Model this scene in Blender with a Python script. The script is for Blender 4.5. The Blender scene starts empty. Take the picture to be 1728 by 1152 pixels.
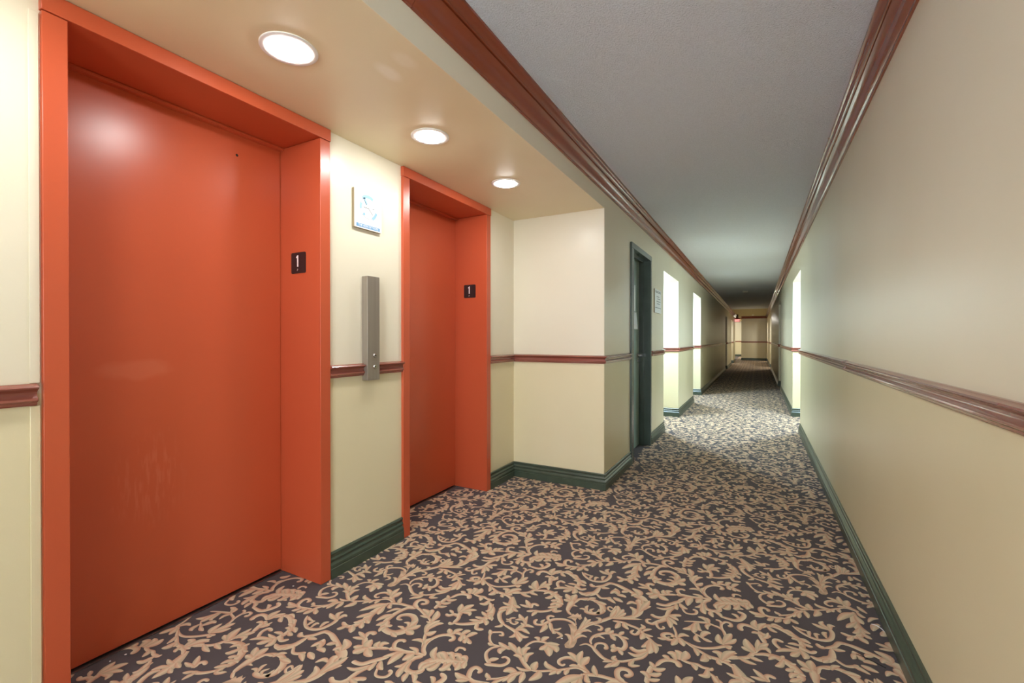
import bpy, bmesh, math, random
import numpy as np
from mathutils import Vector, Matrix
from mathutils.geometry import tessellate_polygon

S = bpy.context.scene
COL = S.collection
R = math.radians

# ------------------------------------------------------------------ camera
cd = bpy.data.cameras.new('camera'); cam = bpy.data.objects.new('camera', cd); COL.objects.link(cam)
cam.location = (0, 0, 1.17)
cam.rotation_euler = (R(90 - .30), 0, R(28.354))
cd.sensor_width = 36; cd.lens = 36 * 766.93 / 1728
cd.clip_start = .02; cd.clip_end = 100
S.camera = cam
# ------------------------------------------------------------------ world, exposure
w = bpy.data.worlds.new('world'); S.world = w; w.use_nodes = True
w.node_tree.nodes['Background'].inputs[0].default_value = (.86, .93, 1.0, 1)
w.node_tree.nodes['Background'].inputs[1].default_value = 9.5  # bright world added as fill light through the open corridor end behind the camera
S.view_settings.view_transform = 'Standard'; S.view_settings.look = 'None'
S.view_settings.gamma = 1; S.view_settings.use_curve_mapping = False
S.view_settings.exposure = EXPO = 0.5
S.cycles.use_denoising = True
S.cycles.max_bounces = 14; S.cycles.diffuse_bounces = 10; S.cycles.glossy_bounces = 6
S.cycles.sample_clamp_indirect = 6
S.cycles.caustics_reflective = False; S.cycles.caustics_refractive = False
# brightness of the lamps (radiance of each round lens)
LIFT_LAMP = (96, (1.0, .98, .95))
NICHE_LAMP = (1250, (.60, .81, 1.0))
FAR_NICHE = (420, (1.0, .95, .84))

# ------------------------------------------------------------------ geometry constants (metres)
XL, XR, XE = -1.042, 0.472, -1.837      # corridor left, right, lift wall
Y1 = 3.433                              # far end of the lift lobby
H, ZS, ZO = 2.434, 2.182, 2.033         # ceiling, lobby soffit, niche heads
YB = -2.6                               # corridor behind the camera
YE = 28.2                               # end wall
ND = .95                                # niche depth
LN = [(5.96, 7.19), (8.97, 10.23), (18.60, 19.75), (22.85, 24.95)]
RN = [(6.67, 8.06), (11.95, 13.2), (20.2, 21.9), (26.3, 27.5)]

# ------------------------------------------------------------------ helpers
def tag(o, label=None, cat=None, group=None, kind=None):
    for k, v in (('label', label), ('category', cat), ('group', group), ('kind', kind)):
        if v: o[k] = v
    return o
def empty(name, loc=(0, 0, 0)):
    o = bpy.data.objects.new(name, None); COL.objects.link(o); o.location = loc; o.empty_display_size = .1
    return o
def obj(name, bm, mats, parent=None, smooth=None, bevel=0):
    me = bpy.data.meshes.new(name)
    bmesh.ops.recalc_face_normals(bm, faces=bm.faces)
    bm.to_mesh(me); bm.free()
    for m in (mats if isinstance(mats, (list, tuple)) else [mats]): me.materials.append(m)
    if smooth is not None:
        me.shade_smooth(); me.set_sharp_from_angle(angle=R(smooth))
    o = bpy.data.objects.new(name, me); COL.objects.link(o)
    if parent is not None:
        o.parent = parent
        o.location = -Vector(parent.location) if parent.parent is None else -(Vector(parent.location) + Vector(parent.parent.location))
    if bevel:
        b = o.modifiers.new('bevel', 'BEVEL'); b.width = bevel; b.segments = 2; b.limit_method = 'ANGLE'
        me.shade_smooth(); me.set_sharp_from_angle(angle=R(40))
    return o
def box(bm, x0, x1, y0, y1, z0, z1, mi=0):
    v = [bm.verts.new((x, y, z)) for x in (x0, x1) for y in (y0, y1) for z in (z0, z1)]
    for f in ((0, 1, 3, 2), (4, 6, 7, 5), (0, 4, 5, 1), (2, 3, 7, 6), (0, 2, 6, 4), (1, 5, 7, 3)):
        fc = bm.faces.new([v[i] for i in f]); fc.material_index = mi
    return bm
def boxes(*bs):
    bm = bmesh.new()
    for b in bs: box(bm, *b)
    return bm
def lathe(bm, prof, c, axis='z', n=48, mi=0, close=False):
    rings = []
    for r, h in prof:
        ring = []
        for k in range(n):
            a = 2 * math.pi * k / n
            p = (r * math.cos(a), r * math.sin(a), h)
            if axis == 'x': p = (h, r * math.cos(a), r * math.sin(a))
            if axis == 'y': p = (r * math.cos(a), h, r * math.sin(a))
            ring.append(bm.verts.new((c[0] + p[0], c[1] + p[1], c[2] + p[2])))
        rings.append(ring)
    for a, b in zip(rings, rings[1:]):
        for k in range(n):
            f = bm.faces.new((a[k], a[(k + 1) % n], b[(k + 1) % n], b[k])); f.material_index = mi
    if close:
        for ring in (rings[0], rings[-1]):
            f = bm.faces.new(ring); f.material_index = mi
    return bm
def prism(bm, poly, frame, d, mi=0):
    """poly (a,b) in the plane given by frame=(origin, ua, ub, un), extruded by d along un"""
    o, ua, ub, un = [Vector(q) for q in frame]
    lo = [bm.verts.new(o + ua * a + ub * b) for a, b in poly]
    hi = [bm.verts.new(o + ua * a + ub * b + un * d) for a, b in poly]
    n = len(poly)
    tris = tessellate_polygon([[Vector((a, b, 0)) for a, b in poly]])
    for t in tris:
        bm.faces.new([hi[i] for i in t]).material_index = mi
        bm.faces.new([lo[i] for i in reversed(t)]).material_index = mi
    for i in range(n):
        bm.faces.new((lo[i], lo[(i + 1) % n], hi[(i + 1) % n], hi[i])).material_index = mi
    return bm
def sweep(path, prof, side):
    """profile (out, z) swept along a level polyline on the wall face; side=+1: room on the left of travel, -1: on the right"""
    bm = bmesh.new(); P = [Vector((x, y)) for x, y in path]; n = len(P); rows = []
    for i, p in enumerate(P):
        ds = []
        if i: ds.append((p - P[i - 1]).normalized())
        if i < n - 1: ds.append((P[i + 1] - p).normalized())
        ns = [Vector((-d.y, d.x)) * side for d in ds]
        if len(ns) == 2:
            m = (ns[0] + ns[1]); m = m / max(1e-6, m.dot(ns[0]))
        else: m = ns[0]
        rows.append([bm.verts.new((p.x + m.x * o, p.y + m.y * o, z)) for o, z in prof])
    k = len(prof)
    for a, b in zip(rows, rows[1:]):
        for j in range(k):
            bm.faces.new((a[j], b[j], b[(j + 1) % k], a[(j + 1) % k]))
    bm.faces.new(rows[0]); bm.faces.new(list(reversed(rows[-1])))
    return bm
def arc(cx, cz, r, a0, a1, n=6):
    return [(cx + r * math.cos(R(a0 + (a1 - a0) * t / n)), cz + r * math.sin(R(a0 + (a1 - a0) * t / n))) for t in range(n + 1)]
def text(name, body, size, loc, xdir, ydir, depth, m, parent, align='CENTER', sx=1, bold=0):
    cu = bpy.data.curves.new(name, 'FONT'); cu.body = body; cu.size = size; cu.align_x = align; cu.align_y = 'CENTER'
    cu.extrude = depth; cu.offset = bold; cu.resolution_u = 3
    o = bpy.data.objects.new(name, cu); COL.objects.link(o)
    dg = bpy.context.evaluated_depsgraph_get(); me = bpy.data.meshes.new_from_object(o.evaluated_get(dg))
    bpy.data.objects.remove(o); me.materials.clear(); me.materials.append(m)
    x, y = Vector(xdir).normalized(), Vector(ydir).normalized(); z = x.cross(y)
    M = Matrix((x, y, z)).transposed().to_4x4() @ Matrix.Scale(sx, 4, (1, 0, 0)); M.translation = Vector(loc)
    me.transform(M); me.name = name
    o = bpy.data.objects.new(name, me); COL.objects.link(o)
    if parent is not None:
        o.parent = parent; o.location = -Vector(parent.location)
    return o

# ------------------------------------------------------------------ materials
def srgb(r, g, b):
    f = lambda c: (c / 255 / 12.92) if c <= 10 else ((c / 255 + .055) / 1.055) ** 2.4
    return (f(r), f(g), f(b), 1)
class M:
    def __init__(s, name, col, rough=.5, metal=0, spec=.5, coat=0):
        s.m = bpy.data.materials.new(name); s.m.use_nodes = True; s.nt = s.m.node_tree; s.N = s.nt.nodes; s.L = s.nt.links
        s.b = s.N['Principled BSDF']; s.b.inputs['Base Color'].default_value = col
        s.b.inputs['Roughness'].default_value = rough; s.b.inputs['Metallic'].default_value = metal
        s.b.inputs['Specular IOR Level'].default_value = spec; s.b.inputs['Coat Weight'].default_value = coat
        s.pos = s.N.new('ShaderNodeNewGeometry').outputs['Position']; s.col = col; s.nrm = None
    def node(s, t, **k):
        n = s.N.new(t)
        for a, v in k.items():
            if isinstance(a, str) and hasattr(n, a): setattr(n, a, v)
        return n
    def noise(s, scale, detail=3, rough=.5, stretch=None):
        n = s.N.new('ShaderNodeTexNoise'); n.inputs['Scale'].default_value = scale
        n.inputs['Detail'].default_value = detail; n.inputs['Roughness'].default_value = rough
        src = s.pos
        if stretch:
            mp = s.N.new('ShaderNodeMapping'); mp.inputs['Scale'].default_value = stretch; s.L.new(src, mp.inputs['Vector']); src = mp.outputs[0]
        s.L.new(src, n.inputs['Vector']); return n.outputs['Fac']
    def ramp(s, src, stops):
        r = s.N.new('ShaderNodeValToRGB'); e = r.color_ramp.elements
        while len(e) < len(stops): e.new(.5)
        for q, (p, c) in zip(e, stops): q.position = p; q.color = c if len(c) == 4 else (*c, 1)
        s.L.new(src, r.inputs[0]); return r.outputs[0]
    def rng(s, src, a, b, c, d):
        r = s.N.new('ShaderNodeMapRange'); r.inputs[1].default_value = a; r.inputs[2].default_value = b; r.inputs[3].default_value = c; r.inputs[4].default_value = d
        s.L.new(src, r.inputs[0]); return r.outputs[0]
    def math(s, op, a, b=None):
        n = s.N.new('ShaderNodeMath'); n.operation = op
        for i, q in enumerate((a, b)):
            if q is None: continue
            if isinstance(q, (int, float)): n.inputs[i].default_value = q
            else: s.L.new(q, n.inputs[i])
        return n.outputs[0]
    def mix(s, fac, a, b):
        n = s.N.new('ShaderNodeMix'); n.data_type = 'RGBA'
        for i, q in ((0, fac), (6, a), (7, b)):
            if hasattr(q, 'is_linked') or hasattr(q, 'links'): s.L.new(q, n.inputs[i])
            else: n.inputs[i].default_value = q
        return n.outputs[2]
    def setcol(s, c): s.L.new(c, s.b.inputs['Base Color']); s.cur = c
    def bump(s, h, strength=.2, dist=.001):
        n = s.N.new('ShaderNodeBump'); n.inputs['Strength'].default_value = strength; n.inputs['Distance'].default_value = dist
        s.L.new(h, n.inputs['Height'])
        if s.nrm: s.L.new(s.nrm, n.inputs['Normal'])
        s.nrm = n.outputs[0]; s.L.new(s.nrm, s.b.inputs['Normal'])
    def xyz(s):
        n = s.N.new('ShaderNodeSeparateXYZ'); s.L.new(s.pos, n.inputs[0]); return n.outputs
    def blob(s, c, r, soft=.35, noise=.5):
        """soft-edged irregular spot at world point c with radii r, 0..1"""
        v = s.N.new('ShaderNodeVectorMath'); v.operation = 'SUBTRACT'; s.L.new(s.pos, v.inputs[0]); v.inputs[1].default_value = c
        d = s.N.new('ShaderNodeVectorMath'); d.operation = 'DIVIDE'; s.L.new(v.outputs[0], d.inputs[0]); d.inputs[1].default_value = r
        l = s.N.new('ShaderNodeVectorMath'); l.operation = 'LENGTH'; s.L.new(d.outputs[0], l.inputs[0])
        a = s.math('ADD', l.outputs['Value'], s.math('MULTIPLY', s.math('SUBTRACT', s.noise(14, 2), .5), noise))
        return s.rng(a, 1 - soft, 1 + soft, 1, 0)

def wall_paint():
    m = M('cream_wall_paint', srgb(220, 208, 180), .32, spec=.5)
    z = m.xyz()[2]
    lower = m.math('LESS_THAN', z, 1.012)
    tone = m.noise(1.3, 3)
    up = m.mix(m.rng(tone, .3, .7, 0, 1), srgb(219, 213, 193), srgb(224, 219, 200))
    lo = m.mix(m.rng(tone, .3, .7, 0, 1), srgb(215, 206, 172), srgb(220, 212, 180))
    c = m.mix(lower, up, lo)
    m.setcol(c)
    m.bump(m.noise(260, 3), .12, .001)
    return m.m
MW = wall_paint()
def soffit_paint():
    m = M('cream_soffit_paint', srgb(216, 202, 170), .38, spec=.4)
    c = m.mix(m.rng(m.noise(2, 3), .3, .7, 0, 1), srgb(222, 208, 174), srgb(227, 214, 182))
    b = m.math('MAXIMUM', m.blob((-1.235, 1.30, ZS), (.03, .055, .1)), m.math('MULTIPLY', m.blob((-1.13, 1.275, ZS), (.03, .05, .1)), .6))
    m.setcol(m.mix(m.math('MULTIPLY', b, .75), c, srgb(238, 230, 212)))
    m.bump(m.noise(220, 3), .12, .001)
    return m.m
MS = soffit_paint()
def ceiling_paint(name, col):
    m = M(name, col, .9, spec=.2)
    m.bump(m.noise(120, 4, .7), 1.0, .014); m.bump(m.noise(210, 3), .4, .002)
    m.setcol(m.mix(m.rng(m.noise(160, 3, .7), .35, .65, 0, 1), tuple(c * .9 for c in col[:3]) + (1,), col))
    return m.m
MC = ceiling_paint('stippled_ceiling', srgb(234, 240, 250))
MCC = ceiling_paint('cream_ceiling', srgb(214, 202, 158))
def red_paint():
    m = M('orange_red_enamel', srgb(190, 72, 42), .30, spec=.5)
    c = m.mix(m.rng(m.noise(1.5, 2), .2, .8, 0, 1), srgb(182, 80, 50), srgb(188, 87, 55))
    z = m.xyz()[2]
    # pale rubs at hand and foot height, paint chips
    rub = m.math('MULTIPLY', m.rng(m.noise(9, 5, .6, (1, 1, .3)), .55, .8, 0, .22), m.rng(z, .0, 1.3, 1, 0))
    s1 = m.blob((-2.11, .86, 1.05), (.1, .12, .035), .3, .9)
    s2 = m.math('MULTIPLY', m.blob((-2.11, .9, .62), (.1, .10, .15), .4, .9), m.rng(m.noise(60, 3, .6, (1, 1, .15)), .5, .62, 0, 1))
    c = m.mix(m.math('MULTIPLY', m.math('MAXIMUM', s1, s2), .16), c, srgb(222, 140, 112))
    chips = m.rng(m.noise(55, 1, .5), .83, .85, 0, 1)
    m.setcol(c)
    m.bump(m.noise(330, 2), .16, .0006)
    return m.m
MR = red_paint()
def simple(name, col, rough=.4, metal=0, spec=.5, n=80, bs=.08, var=.12, coat=0):
    m = M(name, col, rough, metal, spec, coat)
    m.setcol(m.mix(m.rng(m.noise(n / 8, 4), .3, .7, 0, 1), tuple(c * (1 - var) for c in col[:3]) + (1,), tuple(min(1, c * (1 + var)) for c in col[:3]) + (1,)))
    if bs: m.bump(m.noise(n, 3), bs, .001)
    return m.m
MB = simple('dark_green_gloss_paint', srgb(66, 78, 66), .30, n=120, bs=.02)
MK = simple('red_brown_varnish', srgb(132, 60, 34), .27, n=20, bs=0, var=.06, coat=.4)
MRL = simple('maroon_rail_varnish', srgb(136, 76, 64), .25, n=20, bs=0, var=.06, coat=.5)
MG = simple('grey_green_door_paint', srgb(134, 154, 144), .35, n=60)
MGF = simple('dark_green_frame_paint', srgb(72, 84, 78), .24, n=60)
MDARK = simple('dark_gap', srgb(18, 16, 14), .8, bs=0)
MALU = simple('aluminium', srgb(190, 190, 192), .32, metal=1, n=200, bs=.03)
def steel():
    m = M('brushed_steel', srgb(168, 160, 150), .42, metal=.75)
    m.setcol(m.mix(m.noise(60, 4, .6, (1, 1, .02)), srgb(150, 143, 134), srgb(176, 168, 158)))
    m.bump(m.noise(500, 2, .5, (1, 1, .02)), .10, .0005)
    return m.m
MST = steel()
MCH = simple('satin_chrome', srgb(200, 198, 195), .18, metal=1, n=50, bs=0)
MBLK = simple('black_plastic', srgb(38, 26, 28), .4, n=200, bs=.04)
MWHT = simple('white_plastic', srgb(236, 236, 234), .4, n=100, bs=.02, var=.02)
MPAP = simple('paper', srgb(226, 230, 232), .7, n=40, bs=.05, var=.03)
MINK = simple('grey_ink', srgb(98, 108, 118), .7, n=40, bs=0)
MBLU = simple('pale_blue_print', srgb(104, 154, 196), .5, n=40, bs=0, var=.15)
MLB = simple('light_blue_print', srgb(140, 182, 206), .5, n=60, bs=0, var=.15)
MNUM = simple('white_numeral', srgb(232, 222, 224), .5, n=60, bs=0, var=.02)
MTAN = simple('putty_edge', srgb(150, 136, 104), .6, n=60, bs=0)
def emit(name, strength, col):
    m = bpy.data.materials.new(name); m.use_nodes = True; nt = m.node_tree; b = nt.nodes['Principled BSDF']
    b.inputs['Base Color'].default_value = (.9, .9, .9, 1); b.inputs['Emission Color'].default_value = (*col, 1)
    b.inputs['Emission Strength'].default_value = strength; return m
EL = emit('lobby_lamp_lens', *LIFT_LAMP); EN = emit('niche_lamp_lens', *NICHE_LAMP); EF = emit('far_lamp_lens', *FAR_NICHE); EP = emit('passage_lamp_lens', 1400, (1, .96, .86))

def carpet_base():
    m = M('dark_carpet_pile', srgb(74, 66, 70), .85, spec=.25)
    f = m.noise(900, 2, .6); g = m.noise(5, 3)
    c = m.mix(m.rng(f, .35, .65, 0, 1), srgb(54, 46, 50), srgb(86, 77, 82))
    c = m.mix(m.rng(g, .35, .65, 0, .35), c, srgb(84, 76, 84))
    m.setcol(c); m.bump(f, .9, .003)
    m.b.inputs['Sheen Weight'].default_value = .15
    return m.m
MCB = carpet_base()
def carpet_leaf():
    m = M('woven_leaf_pile', srgb(190, 160, 120), .85, spec=.25)
    a = m.N.new('ShaderNodeAttribute'); a.attribute_name = 'yarn'
    f = m.noise(900, 2, .6)
    c = m.mix(m.rng(f, .35, .65, .0, .22), a.outputs['Color'], srgb(120, 92, 72))
    m.setcol(c); m.bump(f, .9, .003)
    m.b.inputs['Sheen Weight'].default_value = .15
    return m.m
MCL = carpet_leaf()

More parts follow.
